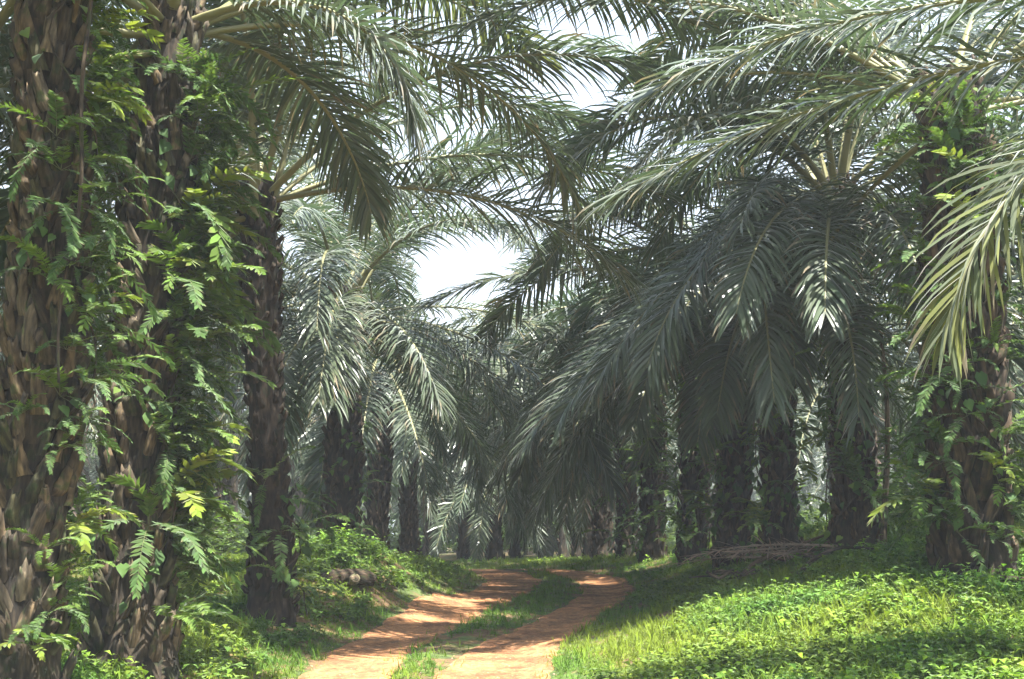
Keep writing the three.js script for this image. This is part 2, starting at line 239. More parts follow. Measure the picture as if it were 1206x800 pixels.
// ------------------------------------------------------------------ palms
const palms = {};
function makePalm(key, o) {
  const { x, d, height = 6, r = 0.31, lean = [0, 0], lod = 0, n = 34, phase = 0, style = 'mid', bases = 'merged', label, group, seed = 1, extra = [], dead = 3, scale = 1, low = 8, skip, fan = 0, hang = [], fanAt = 180, fanStep = 14, fanSet = [5, 4, 3, 6, 4, 5, 2, 3, 6, 4] } = o;
  const R = rng(seed * 7919 + 13), z = -d, y0 = H(x, z) - 0.05;
  const palm = top(new THREE.Group(), 'oil_palm'); palm.position.set(x, y0, z); tag(palm, label, 'palm tree', group);
  const wob = [R() * 6, R() * 6];
  const axis = h => { const t = h / height; return V(lean[0] * t * t + 0.05 * Math.sin(h * 0.9 + wob[0]) - 0.05 * Math.sin(wob[0]), h, -(lean[1] * t * t) + 0.05 * Math.sin(h * 0.8 + wob[1]) - 0.05 * Math.sin(wob[1])); };
  const radius = h => r * (1 + 0.5 * Math.exp(-h / 0.45) + 0.08 * Math.sin(h * 1.3 + wob[0])) * lerp(1, 0.92, h / height);
  // trunk
  const g = new Geo(1), sides = lod === 2 ? 10 : 18, K = lod === 2 ? 10 : 34; let prev = null;
  for (let k = 0; k <= K; k++) {
    const h = -0.3 + (height + 0.3) * k / K, c = axis(Math.max(0, h)); c.y = h; const row = [];
    for (let s = 0; s <= sides; s++) { const a = s / sides * 2 * Math.PI, sa = s % sides, q = radius(Math.max(0, h)) * (0.9 + 0.22 * (noise2(sa * 0.9 + seed * 13, h * 3.2) - 0.5)); row.push(g.v(V(c.x + Math.cos(a) * q, c.y, c.z - Math.sin(a) * q), [1, 1, 1], a * r * 1.1, h * 0.9 + seed * 0.37)); }
    if (prev) for (let s = 0; s < sides; s++) g.quad(prev[s], prev[s + 1], row[s + 1], row[s]);
    prev = row;
  }
  const cap = g.v(V(axis(height).x, height + 0.25, axis(height).z), [1, 1, 1]); for (let s = 0; s < sides; s++) g.tri(prev[s], prev[s + 1], cap);
  part('trunk', g.build(), M.trunk[style], palm);
  // cut leaf bases, set in a spiral
  const mats = M.base[style], count = Math.floor(height / (lod === 2 ? 0.09 : style === 'dark' ? 0.026 : bases === 'parts' ? 0.0225 : 0.03)), geos = style === 'dark' ? shortBaseGeo : leafBaseGeo, loose = [];
  for (let i = 0; i < count; i++) {
    const h = 0.12 + (height - 0.05) * i / count, a = i * 2.39996 + phase + (R() - 0.5) * 0.25;
    if (R() < (style === 'dark' ? 0.12 : 0.07)) continue;
    const c = axis(h), q = radius(h) * 0.93, m = new THREE.Matrix4().compose(V(c.x + Math.cos(a) * q, h + (R() - 0.5) * 0.1, c.z - Math.sin(a) * q), new THREE.Quaternion().setFromEuler(new THREE.Euler((R() - 0.5) * 0.6, a + (R() - 0.5) * 0.3, (R() - 0.5) * 0.45 - 0.06, 'YXZ')), V(0.85 + 0.4 * R(), 0.8 + 0.45 * R(), 0.8 + 0.4 * R()).multiplyScalar(r / 0.36));
    const geo = geos[Math.floor(R() * geos.length)], mat = mats[Math.floor(R() * mats.length)];
    if (bases === 'parts') { const b = part('leaf_base', geo, mat, palm); m.decompose(b.position, b.quaternion, b.scale); }
    else loose.push(geo.clone().applyMatrix4(m));
  }
  if (loose.length) { const b = part('leaf_bases', mergeGeometries(loose), mats[0], palm); b.userData.kind = 'stuff'; }
  // crown
  const crown = axis(height), put = (geo, az, age, s, mats2, name, tilt = 0, force = false, keep = false) => {
    const f = part(name, geo, mats2, palm), a = az, q = 0.16 + 0.1 * age;
    const origin = V(x + crown.x + Math.cos(a) * q, y0 + height + 0.12 - age * 0.85, z + crown.z - Math.sin(a) * q), turn = new THREE.Euler(0, a, tilt, 'YXZ');
    const roll = R();
    if (name === 'frond' && !force && geo.userData.spine.some((p, k) => { if (k < 5) return false; const w = p.clone().multiplyScalar(s).applyEuler(turn).add(origin); return !clear(w) || (k > 4 && inGap(w, roll, keep)); })) { palm.remove(f); return; }
    f.position.set(crown.x + Math.cos(a) * q, height + 0.12 - age * 0.85, crown.z - Math.sin(a) * q); f.rotation.set(0, a, tilt, 'YXZ'); f.scale.setScalar(s); return f;
  };
  for (let i = 0; i < n; i++) {
    const age = (i + 0.5) / n, az = phase + i * 2.39996 + (R() - 0.5) * 0.3, ei = Math.min(low - 1, Math.floor(Math.pow(age, 0.85) * low + (R() - 0.5) * 0.8)), e = Math.max(0, ei), set = frondGeo[lod][e], geo = set[Math.floor(R() * set.length)], s = scale * (0.86 + 0.24 * R()) * (e === 0 ? 0.8 : 1), tone = Math.floor(R() * 3), tilt = rad((R() - 0.5) * 12);
    if (d < 16 && e < 2 && i % 2) continue;                       // alternate erect fronds left out near the camera to let sunlight in
    if (skip && skip(((az * 180 / Math.PI) % 360 + 360) % 360, ELEV[e])) continue;
    put(geo, az, age, s, [M.frond[tone], M.rachis], 'frond', tilt);
  }
  for (const [az, e0, bend, L, opt] of extra) {
    const { lodx = LODS[lod], loose = false, ...rest } = opt || {};
    put(makeFrond({ ...lodx, e0, bend, L, droop: 0.8, twist: 20, seed: Math.floor(az * 3 + e0 + 777), ...rest }), rad(az), 0.5, 1, [M.frond[(rest.tone || 0)], M.rachis], 'frond', 0, !loose, true);
  }
  for (let i = 0; i < fan; i++) {                                  // a full fan of spreading fronds towards the track
    const e = fanSet[i % fanSet.length], set = frondGeo[lod][e], turn = fanAt + (i - (fan - 1) / 2) * fanStep + (R() - 0.5) * 16;
    if (skip && skip((turn + 720) % 360, ELEV[e])) continue;
    put(set[i % set.length], rad(turn), 0.35 + 0.5 * R(), scale * (0.9 + 0.2 * R()), [M.frond[i % 3], M.rachis], 'frond', rad((R() - 0.5) * 14), false, true);
  }
  for (const [az, k, s] of hang) put(deadGeo[k], rad(az), 1.1, s, [M.dead, M.rachis], 'dead_frond');
  for (let i = 0; i < dead; i++) put(deadGeo[Math.floor(R() * deadGeo.length)], phase * 3 + i * 2.1 + R(), 1.15, 0.9 + 0.3 * R(), [M.dead, M.rachis], 'dead_frond');
  palms[key] = { palm, axis, radius, x, z, y0, height };
  return palm;
}
// row beside the weedy mound (x about -3.5)
makePalm('L1', {  skip: a => a > 275 || a < 92, x: -4.2, d: 11, height: 7.3, r: 0.33, style: 'pale', bases: 'parts', seed: 3, phase: 0.4, n: 30, label: 'oil palm with tan scaly trunk under ferns and a bare hanging vine', dead: 0 });
makePalm('L2', {  x: -3.78, d: 13, height: 7.2, r: 0.34, lean: [0.1, 0.2], style: 'pale', bases: 'parts', seed: 5, phase: 1.3, n: 31, label: 'oil palm with pale scaly trunk thick with bright green ferns', dead: 0, extra: [[-20, 12, 100, 3.5], [62, 16, 84, 4.2], [48, 38, 60, 6.4, { yellow: 0.5 }], [22, 30, 50, 6.6], [34, 44, 58, 6.6], [12, 36, 60, 6.0]] });
makePalm('L3', { skip: a => a > 38 && a < 98, fan: 14, fanAt: 8, fanStep: 21, fanSet: [3, 4, 1, 5, 2, 0, 4, 3, 1, 2], x: -3.35, d: 18, height: 6.3, r: 0.28, lean: [-0.35, 0], style: 'dark', bases: 'parts', seed: 8, phase: 2.1, n: 32, label: 'oil palm with bare blackish trunk beside the weedy mound', dead: 0, extra: [[14, 26, 52, 6.4], [-12, 8, 55, 5.6], [30, 46, 62, 6.4], [-28, 40, 70, 6.2, { loose: true }], [100, 62, 50, 6], [150, 58, 56, 6], [60, 66, 52, 6.2]] });
makePalm('L4', { extra: [[10, 62, 58, 6.6], [42, 68, 50, 6.6], [-24, 60, 60, 6.4], [-58, -10, 52, 5.2], [-84, -14, 50, 4.6]], fan: 20, fanAt: -36, fanStep: 11, fanSet: [6, 7, 5, 7, 3, 6, 5, 6, 7, 4, 7, 5], x: -3.65, d: 27, height: 6.0, r: 0.36, style: 'mid', lod: 0, seed: 9, phase: 0.2, n: 32, label: 'oil palm rising right behind the weedy mound', dead: 0 });
const ordinal = ['first', 'second', 'third', 'fourth', 'fifth', 'sixth', 'seventh', 'eighth', 'ninth', 'tenth', 'eleventh', 'twelfth'];
[36, 45, 54, 63, 73, 84, 96].forEach((d, i) => makePalm('L' + (5 + i), { fan: d < 50 ? 20 : 13, fanAt: -44, fanStep: 9, fanSet: [6, 7, 5, 7, 6, 3, 7, 5, 4], x: -3.8 + shift(d) + 0.4 * Math.sin(i * 2.3), d: d + 0.6 * Math.sin(i * 5), height: 6 + 0.085 * Math.max(0, d - 38) + 0.5 * Math.sin(i * 3.1), lod: d < 50 ? 1 : 2, seed: 20 + i, phase: i * 1.7, n: d < 50 ? 16 : 20, dead: d < 60 ? 1 : 0, label: `${ordinal[i]} oil palm beyond the weedy mound in the row along the track` }));
// row beside the heap of dead fronds (x about 4 to 5)
makePalm('R0', { x: 7.4, d: 10, height: 5.7, lod: 0, seed: 41, phase: 0.9, n: 31, dead: 0, style: 'mid', low: 7, skip: (a, e) => a > 152 && a < 260, extra: [[164, 6, 34, 6.6], [172, 16, 44, 6.2], [182, -4, 72, 4.9, { yellow: 0.8 }], [106, 20, 60, 6.0]], label: 'oil palm reaching long fronds over the leafy verge from beside the fern tower' });  // trunk out of view; last extra frond placed to shade the fern tower
makePalm('R1', { skip: (a, e) => e > 60 && a > 120 && a < 260, extra: [[168, 44, 60, 6.6], [184, 34, 62, 6.4], [152, 52, 56, 6.4], [100, 50, 60, 6.2], [128, 58, 54, 6.2]], fan: 10, fanAt: 186, fanStep: 13, fanSet: [4, 3, 5, 2, 4, 3, 5, 1, 4, 3], x: 5.55, d: 15.5, height: 6.2, r: 0.42, lod: 0, bases: 'parts', seed: 43, phase: 2.2, n: 32, dead: 0, label: 'oil palm whose broad trunk is buried in dark hanging ferns' });
makePalm('R2', { r: 0.285, fan: 20, fanAt: 192, fanStep: 7, fanSet: [4, 5, 3, 6, 4, 5, 2, 5, 4, 6, 3, 5], x: 5.3, d: 20, height: 5.9, lod: 0, bases: 'parts', seed: 47, phase: 0.1, n: 24, dead: 0, extra: [[168, 38, 60, 6.6, { loose: true }], [196, 44, 66, 6.4, { loose: true }], [236, -8, 58, 4.8], [252, -14, 50, 4.5], [216, -14, 56, 5.2], [272, -10, 60, 4.6], [200, -20, 44, 5.4], [150, 58, 50, 6.4], [120, 60, 50, 6.2], [90, 55, 60, 6.4]], label: 'oil palm with a dry stalk hanging down its trunk behind the heap' });
makePalm('R3', { skip: (a, e) => (a > 205 && a < 245 && e > 30) || (e > 45 && a > 155 && a < 166), r: 0.285, fan: 20, fanAt: 188, fanStep: 7, fanSet: [5, 4, 6, 3, 5, 4, 6, 2, 5, 4], x: 4.72, d: 22.6, height: 5.5, lod: 0, bases: 'parts', style: 'mid', seed: 53, phase: 3.3, n: 24, dead: 0, extra: [[184, 30, 62, 6.6, { loose: true }], [228, -10, 55, 4.8], [262, -14, 55, 4.4], [206, -16, 46, 5.4], [188, -20, 40, 5.6], [244, -22, 42, 4.8]], label: 'oil palm with brown creeper-laced trunk just behind the heap of dead fronds' });
makePalm('R4', { r: 0.285, extra: [[176, 22, 52, 6.3], [232, -10, 58, 4.8], [262, -14, 52, 4.4], [210, -18, 46, 5.2], [246, -24, 40, 4.6]], fan: 20, fanAt: 190, fanStep: 7, fanSet: [4, 6, 5, 3, 5, 6, 4, 2, 5], x: 4.1, d: 24.2, height: 5.4, lean: [0.45, 0], lod: 0, bases: 'parts', style: 'mid', seed: 59, phase: 5.0, n: 24, dead: 0, label: 'oil palm leaning off a flared scaly foot, next to the heap of dead fronds' });
[[30, 4.2], [34.5, 3.75], [40, 3.6], [46, 3.2], [54, 3.4], [63, 3.6], [73, 3.8], [84, 3.8], [96, 3.9], [108, 4]].forEach(([d, x], i) => makePalm('R' + (5 + i), { fan: d < 50 ? 20 : 13, fanAt: 200, fanStep: 8, fanSet: [5, 6, 4, 7, 5, 3, 6, 4], x: x + shift(d), d, height: 5.9 + 0.085 * Math.max(0, d - 38) + 0.5 * Math.sin(i * 2.7), lod: d < 50 ? 1 : 2, seed: 70 + i, phase: i * 2.9, n: d < 50 ? 16 : 20, dead: d < 60 ? 1 : 0, label: `${ordinal[i]} oil palm past the leaning one in the row opposite the mound` }));
// palms that close the view where the track bends away
[[-0.8, 60], [1.6, 66], [-2.6, 69], [0.2, 76], [-1.4, 84], [2.2, 80]].forEach(([x, d], i) => makePalm('E' + i, { x, d, height: 5.2 + 0.7 * (i % 3), lod: 2, seed: 600 + i, phase: i * 2.2, n: 16, dead: 0, fan: 16, fanAt: 270, fanStep: 20, fanSet: [7, 6, 5, 7, 6, 4], label: 'oil palm hanging its fronds to the ground where the track bends away', group: 'palms where the track bends away' }));
// palms behind the two rows
const back = [];
for (const [bx, from, to, step] of [[-12, 12, 110, 9.3], [12.6, 15, 110, 9.1], [-20, 24, 105, 11], [20.5, 30, 105, 11]]) for (let d = from, i = 0; d < to; d += step, i++) back.push([bx + shift(d) + Math.sin(i * 3.7) * 0.8, d + Math.sin(i * 2.2 + bx) * 0.9, i]);
for (let i = 0; i < 5; i++) back.push([-16 + i * 5.4, 122 + (i % 2) * 5, i]);
back.forEach(([x, d, i], k) => makePalm('B' + k, { x, d, height: 7.2 + 0.075 * Math.max(0, d - 38) + 0.7 * Math.sin(k * 1.9), lod: 2, seed: 200 + k, phase: k * 1.1, n: 24, dead: d < 45 ? 3 : 0, label: d > 115 ? 'hazy oil palm closing the view at the far end of the track' : x < 0 ? 'oil palm standing behind the roadside row on the mound side' : 'oil palm standing behind the roadside row on the dead frond side', group: d > 115 ? 'palms closing the far end' : x < 0 ? 'palms behind the row on the mound side' : 'palms behind the row on the dead frond side' }));

// the plantation going on far off to both sides: one mass of crowns between the trunks
{
  const R = rng(77), bits = [], strip = g => { const c = g.clone().toNonIndexed(); c.clearGroups(); return c; };
  for (let i = 0; i < 30; i++) { const e = Math.min(7, Math.floor(i / 30 * 8)); bits.push(strip(frondGeo[2][e][i % 2]).applyMatrix4(new THREE.Matrix4().makeRotationY(i * 2.39996).setPosition(0, 6.6 - i * 0.03, 0))); }
  const t = new Geo(1); t.tube([V(0, -0.3, 0), V(0, 3, 0), V(0, 6.6, 0)], [0.5, 0.38, 0.34], 8, [0.1, 0.075, 0.055]); bits.push(strip(t.build()));
  const spots = []; for (const sx of [-1, 1]) for (let x = 28; x < 75; x += 8.5) for (let d = 34; d < 175; d += 9) if (x < 0.5 * d + 6) spots.push([sx * x + (R() - 0.5) * 3, d + (R() - 0.5) * 4]);
  for (let x = -26; x < 27; x += 5.5) for (let d = 130; d < 176; d += 8) spots.push([x + (R() - 0.5) * 3, d + (R() - 0.5) * 4]);
  const im = new THREE.InstancedMesh(mergeGeometries(bits), M.frond[0], spots.length), m = new THREE.Matrix4();
  spots.forEach(([x, d], i) => im.setMatrixAt(i, m.compose(V(x, H(x, -d), -d), new THREE.Quaternion().setFromAxisAngle(V(0, 1, 0), R() * 6.28), V(1, 0.9 + 0.5 * R(), 1))));
  tag(top(shadows(im), 'distant_plantation'), 'far-off mass of palms glimpsed in the gaps between the trunks', 'plantation', undefined, 'stuff');
}
// ------------------------------------------------------------------ ferns and creepers on the trunks
const fernFrond = (o) => makeFrond({ K: 7, girth: 0.07, sides: 3, segs: 2, droop: 0.12, plane: 0.25, ...o });
const FERN_A = [0.10, 0.19, 0.025], FERN_B = [0.065, 0.135, 0.03], FERN_C = [0.16, 0.24, 0.025];
const swordFern = Array.from({ length: 8 }, (_, k) => fernFrond({ L: 0.42 + 0.05 * k, e0: [62, 45, 30, 15, 50, 5, 35, -12][k], bend: 95 - 5 * k, pairs: 24, width: 0.021, length: 0.092, color: [FERN_A, FERN_B][k % 2], stalk: [0.12, 0.13, 0.05], seed: 900 + k, side: 40 * ((k % 3) - 1), twist: 40 * ((k % 2) - 0.5) }));
const lobedFern = Array.from({ length: 5 }, (_, k) => fernFrond({ L: 0.5 + 0.07 * k, e0: [55, 35, 20, 5, 40][k], bend: 80, pairs: 11, width: 0.048, length: 0.17, color: [FERN_C, FERN_A][k % 2], stalk: [0.14, 0.15, 0.05], seed: 930 + k, side: 30 * ((k % 3) - 1), twist: 30 * (k % 2) }));
function fernSet(R, broad) {                 // the fronds of one clump: geometry, turn about the trunk's outward axis, tilt
  const n = 5 + Math.floor(R() * 3), list = [];
  for (let i = 0; i < n; i++) { const set = broad ? lobedFern : swordFern; list.push([set[Math.floor(R() * set.length)], rad(lerp(-85, 85, (i + 0.5) / n) + (R() - 0.5) * 30), rad((R() - 0.5) * 50), 0.7 + 0.6 * R()]); }
  return list;
}
const fernClump = Array.from({ length: 7 }, (_, k) => { const R = rng(1500 + k), list = fernSet(R, k > 4); return mergeGeometries(list.map(([g, a, t, s]) => { const c = g.clone().toNonIndexed(); c.clearGroups(); return c.applyMatrix4(new THREE.Matrix4().compose(V(), new THREE.Quaternion().setFromEuler(new THREE.Euler(0, a, t, 'YXZ')), V(s, s, s))); })); });
function ferns(key, count, h0, h1, spread, label, group, o = {}) {
  const { parts = false, broad = 0.14, size = 1, seed = 1, aim } = o, P = palms[key], R = rng(seed * 331 + 7);
  const face = aim === undefined ? Math.atan2(P.z, -P.x) : rad(aim);     // towards the open track by default
  for (let i = 0; i < count; i++) {
    const h = lerp(h0, h1, (i + R()) / count), a = face + (R() + R() - 1) * rad(spread), c = P.axis(h), q = P.radius(h) + 0.05;
    const pos = V(P.x + c.x + Math.cos(a) * q, P.y0 + h, P.z + c.z - Math.sin(a) * q), b = R() < broad, s = size * (0.7 + 0.65 * R());
    let f;
    if (parts) { f = new THREE.Group(); for (const [g, turn, tilt, k] of fernSet(R, b)) { const m = part('fern_frond', g, [M.fern, M.rachis], f); m.rotation.set(0, turn, tilt, 'YXZ'); m.scale.setScalar(k); } }
    else f = shadows(new THREE.Mesh(fernClump[b ? 5 + Math.floor(R() * 2) : Math.floor(R() * 5)], M.fern));
    f.position.copy(pos); f.rotation.set(0, a, 0); f.scale.setScalar(s); top(f, b ? 'lobed_fern' : 'sword_fern');
    tag(f, b ? label.replace('sword fern', 'broad lobed fern') : label, 'fern', b ? group.replace('sword ferns', 'broad ferns') : group);
  }
}
ferns('L1', 44, 2.0, 6.8, 85, 'sword fern growing out of the tan trunk with the bare hanging vine', 'sword ferns on the vine-hung trunk', { parts: true, seed: 2, size: 0.8, aim: -25 });
ferns('L1', 9, 0.3, 1.6, 60, 'small sword fern low on the tan trunk with the bare hanging vine', 'sword ferns low on the vine-hung trunk', { parts: true, seed: 12, size: 0.62, aim: -10 });
ferns('L2', 60, 1.2, 6.3, 80, 'sword fern growing out of the pale ferny trunk before the black trunk', 'sword ferns on the pale ferny trunk', { parts: true, seed: 3, broad: 0.18, aim: 8, size: 1.12 });
ferns('L2', 14, 0.5, 2.6, 60, 'sword fern growing out of the pale ferny trunk before the black trunk', 'sword ferns on the pale ferny trunk', { parts: true, seed: 23, aim: 25, size: 0.8 });
ferns('L3', 9, 0.2, 2.0, 120, 'sword fern on the bare blackish trunk beside the mound', 'sword ferns on the black trunk', { seed: 4, aim: -20 });
ferns('L4', 8, 0.8, 5, 120, 'sword fern on the trunk rising behind the mound', 'sword ferns on the trunk behind the mound', { seed: 5 });
ferns('R1', 64, 0.4, 6.0, 150, 'sword fern on the broad trunk buried in dark ferns', 'sword ferns on the fern tower', { seed: 6, size: 0.85, aim: 240 });
ferns('R2', 22, 0.5, 5.0, 130, 'sword fern on the trunk with the dry hanging stalk', 'sword ferns on the stalk-hung trunk', { seed: 7, size: 1.05 });
ferns('R3', 20, 0.5, 5.2, 140, 'sword fern on the brown creeper-laced trunk behind the dead frond heap', 'sword ferns on the brown trunk', { seed: 8 });
ferns('R4', 24, 0.8, 5.2, 130, 'sword fern on the leaning trunk with the flared foot', 'sword ferns on the leaning trunk', { seed: 9, aim: 205 });
['R5', 'R6', 'R7'].forEach((k, i) => ferns(k, 14, 0.4, 5, 140, `sword fern on the ${ordinal[i]} palm trunk past the leaning one`, `sword ferns on the ${ordinal[i]} trunk past the leaning one`, { seed: 30 + i, size: 1.3, aim: 215 }));

function makeLeaf(len, w, col) {             // a pointed heart-shaped blade folded along its midrib, base at the origin, tip along +x
  const g = new Geo(1), mid = [], A = [], B = [], prof = [0.35, 1, 0.85, 0.45, 0];
  prof.forEach((k, i) => { const t = i / 4, y = -0.25 * len * t * t; mid.push(g.v(V(len * t, y, 0), col)); if (i < 4) { A.push(g.v(V(len * t - (i ? 0 : 0.12 * len), y + 0.12 * w * k, w * 0.5 * k), col)); B.push(g.v(V(len * t - (i ? 0 : 0.12 * len), y + 0.12 * w * k, -w * 0.5 * k), col)); } });
  for (let i = 0; i < 3; i++) { g.quad(mid[i], mid[i + 1], A[i + 1], A[i]); g.quad(mid[i + 1], mid[i], B[i], B[i + 1]); }
  g.tri(mid[3], mid[4], A[3]); g.tri(mid[4], mid[3], B[3]);
  return g.build();
}
const vineLeaf = [makeLeaf(0.15, 0.12, [0.085, 0.16, 0.035]), makeLeaf(0.19, 0.13, [0.06, 0.12, 0.035]), makeLeaf(0.13, 0.10, [0.13, 0.2, 0.035])];
const twig = new THREE.MeshStandardMaterial({ color: new THREE.Color(0.16, 0.125, 0.09), map: barkMap, bumpMap: grain, bumpScale: 0.006, roughness: 0.9 });
function creeper(key, h0, h1, aim, count, label, seed) {
  const P = palms[key], R = rng(seed), c = top(new THREE.Group(), 'creeper'), pts = [], pos = (h, a, o = 0.1) => { const k = P.axis(h), q = P.radius(h) + o; return V(k.x + Math.cos(a) * q, h, k.z - Math.sin(a) * q); };
  c.position.set(P.x, P.y0, P.z); tag(c, label, 'vine');
  for (let k = 0; k <= 24; k++) { const h = lerp(h0, h1, k / 24); pts.push(pos(h, rad(aim) + 0.7 * Math.sin(k * 0.55 + seed))); }
  const g = new Geo(1); g.tube(pts, pts.map(() => 0.011), 5, [1, 1, 1]); part('stem', g.build(), twig, c);
  for (let i = 0; i < count; i++) {
    const h = lerp(h0, h1, R()), a = rad(aim) + 0.7 * Math.sin((h - h0) / (h1 - h0) * 24 * 0.55 + seed) + (R() + R() - 1) * 0.8, l = part('leaf', vineLeaf[Math.floor(R() * 3)], M.fern, c);
    l.position.copy(pos(h, a, 0.1 + 0.12 * R())); l.rotation.set((R() - 0.5) * 1.2, a + (R() - 0.5) * 1.6, -0.4 - R() * 0.8, 'YXZ'); l.scale.setScalar(0.55 + 0.6 * R());
  }
}
creeper('L2', 0.6, 5.6, -40, 36, 'heart-leaved creeper climbing the pale ferny trunk', 11);
creeper('L2', 1.6, 6.2, 15, 44, 'leafy creeper on the track side of the pale ferny trunk', 14);
creeper('L1', 2.2, 6.2, -35, 34, 'heart-leaved creeper climbing the tan trunk with the bare vine', 12);
creeper('L3', 0.1, 1.9, -15, 34, 'low creeper round the foot of the black trunk', 13);
creeper('R1', 0.4, 5.8, 215, 50, 'leafy creeper in the broad trunk buried in ferns', 15);
creeper('R1', 0.6, 6.0, 265, 40, 'dark creeper draped down the face of the fern-buried trunk', 19);
creeper('R2', 0.5, 4.6, 200, 60, 'green creeper up the track side of the stalk-hung trunk', 16);
creeper('R4', 0.3, 4.8, 195, 80, 'bright green creeper up the leaning trunk with the flared foot', 17);
creeper('R5', 0.3, 4.6, 220, 70, 'yellow-green creeper on the first trunk past the leaning one', 18);

creeper('R2', 0.2, 4.4, 250, 90, 'dense small-leaved creeper on the face of the stalk-hung trunk', 61);
creeper('R3', 0.2, 4.2, 205, 80, 'green creeper up the track side of the brown creeper-laced trunk', 62);
creeper('R3', 0.4, 3.6, 262, 60, 'thin creeper on the face of the brown creeper-laced trunk', 63);
creeper('R4', 0.2, 4.2, 250, 80, 'leafy creeper on the face of the leaning trunk', 64);
creeper('R5', 0.2, 4.4, 262, 70, 'dull green creeper on the face of the first trunk past the leaning one', 65);
creeper('R6', 0.2, 4.4, 225, 80, 'green creeper on the second trunk past the leaning one', 66);
creeper('R7', 0.2, 4.4, 225, 80, 'green creeper on the third trunk past the leaning one', 67);
creeper('L4', 0.8, 4.4, -60, 60, 'green creeper on the trunk rising behind the mound', 68);
// a bare vine hanging down the tan trunk, a dry stalk down the trunk by the heap
{
  const g = new Geo(1), pts = []; for (let k = 0; k <= 20; k++) { const t = k / 20; pts.push(V(-3.72 + 0.05 * Math.sin(t * 5) + 0.03 * Math.sin(t * 13), lerp(6.9, 2.9, t), -10.5 + 0.04 * Math.sin(t * 7))); }
  g.tube(pts, pts.map((_, k) => lerp(0.022, 0.012, k / 20)), 6, [1, 1, 1]); tag(top(shadows(new THREE.Mesh(g.build(), twig)), 'hanging_vine'), 'bare grey vine hanging down beside the tan scaly trunk', 'vine');
  const P = palms.R2, s = new Geo(1), q = []; for (let k = 0; k <= 14; k++) { const t = k / 14; q.push(V(P.x + 0.05 + 0.42 * (1 - t * 0.2) + 0.07 * Math.sin(t * 4), P.y0 + lerp(3.4, 0.12, t), P.z + 0.32 + 0.1 * t)); }
  s.tube(q, q.map((_, k) => lerp(0.03, 0.055, k / 14)), 6, [1, 1, 1]); tag(top(shadows(new THREE.Mesh(s.build(), bark(new THREE.Color(0.34, 0.28, 0.22)))), 'dry_stalk'), 'pale dry frond stalk hanging down a trunk behind the heap', 'stalk');
}

// ------------------------------------------------------------------ rotting log in the mound, dead fronds, sticks
{
  const log = top(new THREE.Group(), 'rotting_log'), x0 = -2.62, z0 = -20.75; log.position.set(x0, H(x0, z0) + 0.02, z0); log.scale.setScalar(0.72); tag(log, 'dark rotting palm log with a pale cut end, half buried in the mound', 'log');
  const g = new Geo(1), pts = [], rr = []; for (let k = 0; k <= 14; k++) { const t = k / 14; pts.push(V(-0.5 + 1.1 * t, 0.14 * Math.sin(t * 3), 0.25 - 0.12 * t)); rr.push(0.2 + 0.02 * Math.sin(k * 0.7) - 0.05 * t); }
  g.tube(pts, rr, 14, [1, 1, 1]); for (let k = 0; k < g.p.length; k += 3) { const q = 0.10 * (fbm(g.p[k] * 7 + 9, g.p[k + 1] * 7 + g.p[k + 2] * 5, 3) - 0.5); g.p[k + 1] += q; g.p[k + 2] += q; } part('bark', g.build(), bark(new THREE.Color(0.15, 0.11, 0.075)), log);
  const c = new Geo(1), e = []; for (let k = 0; k <= 6; k++) { const t = k / 6; e.push(V(0.12 + 0.10 * t, 0.05 + 0.05 * t, 0.18 + 0.34 * t)); } c.tube(e, e.map((_, k) => 0.11 + 0.012 * Math.sin(k * 2)), 12, [1, 1, 1]); part('cut_end', c.build(), bark(new THREE.Color(0.5, 0.42, 0.33)), log);
}
const fallen = Array.from({ length: 4 }, (_, k) => makeFrond({ pairs: 40, segs: 3, width: 0.03, sides: 6, K: 12, e0: 4, bend: 8 + 4 * k, L: 2.0 + 0.4 * k, droop: 0.5, dead: true, seed: 170 + k, length: 0.6, ragged: 0.45, side: 30 * (k - 1.5), color: [0.26, 0.20, 0.14], stalk: [0.30, 0.23, 0.16] }));
[[4.7, 20.1, 175, 0], [4.9, 20.6, 215, 1], [4.3, 20.5, 130, 2], [5.0, 19.8, 160, 3], [3.7, 20.6, 35, 0], [4.75, 20.9, 250, 1], [3.6, 20.0, 320, 2], [4.5, 19.5, 95, 0], [3.4, 20.3, 10, 3]].forEach(([x, d, a, k], i) => {
  const f = shadows(new THREE.Mesh(fallen[k], [M.dead, M.rachis])); f.position.set(x, H(x, -d) + 0.05 + 0.02 * (i % 4), -d); f.rotation.y = rad(a); f.scale.setScalar(0.72); top(f, 'fallen_frond'); tag(f, 'dry brown frond lying in the heap below the palm trunks', 'dead frond', 'dead fronds in the heap');
});
function stick(points, r, label, mat) { const g = new Geo(1), cv = new THREE.CatmullRomCurve3(points).getPoints(14); g.tube(cv, cv.map((_, k) => r * lerp(1, 0.45, k / 14)), 7, [1, 1, 1]); tag(top(shadows(new THREE.Mesh(g.build(), mat)), 'fallen_stalk'), label, 'stalk'); }
stick([V(3.95, H(3.95, -18) + 0.04, -18), V(4.2, H(4.2, -18) + 0.2, -18), V(4.6, H(4.6, -18.1) + 0.26, -18.1), V(5.1, H(5.1, -18.2) + 0.14, -18.2)], 0.04, 'dark curved stalk arching out of the grass before the heap', M.base.dark[0]);
stick([V(5.35, H(5.35, -14.2) + 0.16, -14.2), V(5.7, H(5.7, -14.1) + 0.14, -14.1), V(6.2, H(6.2, -14) + 0.1, -14)], 0.04, 'brown stalk lying in the weeds before the fern-buried trunk', M.base.mid[0]);
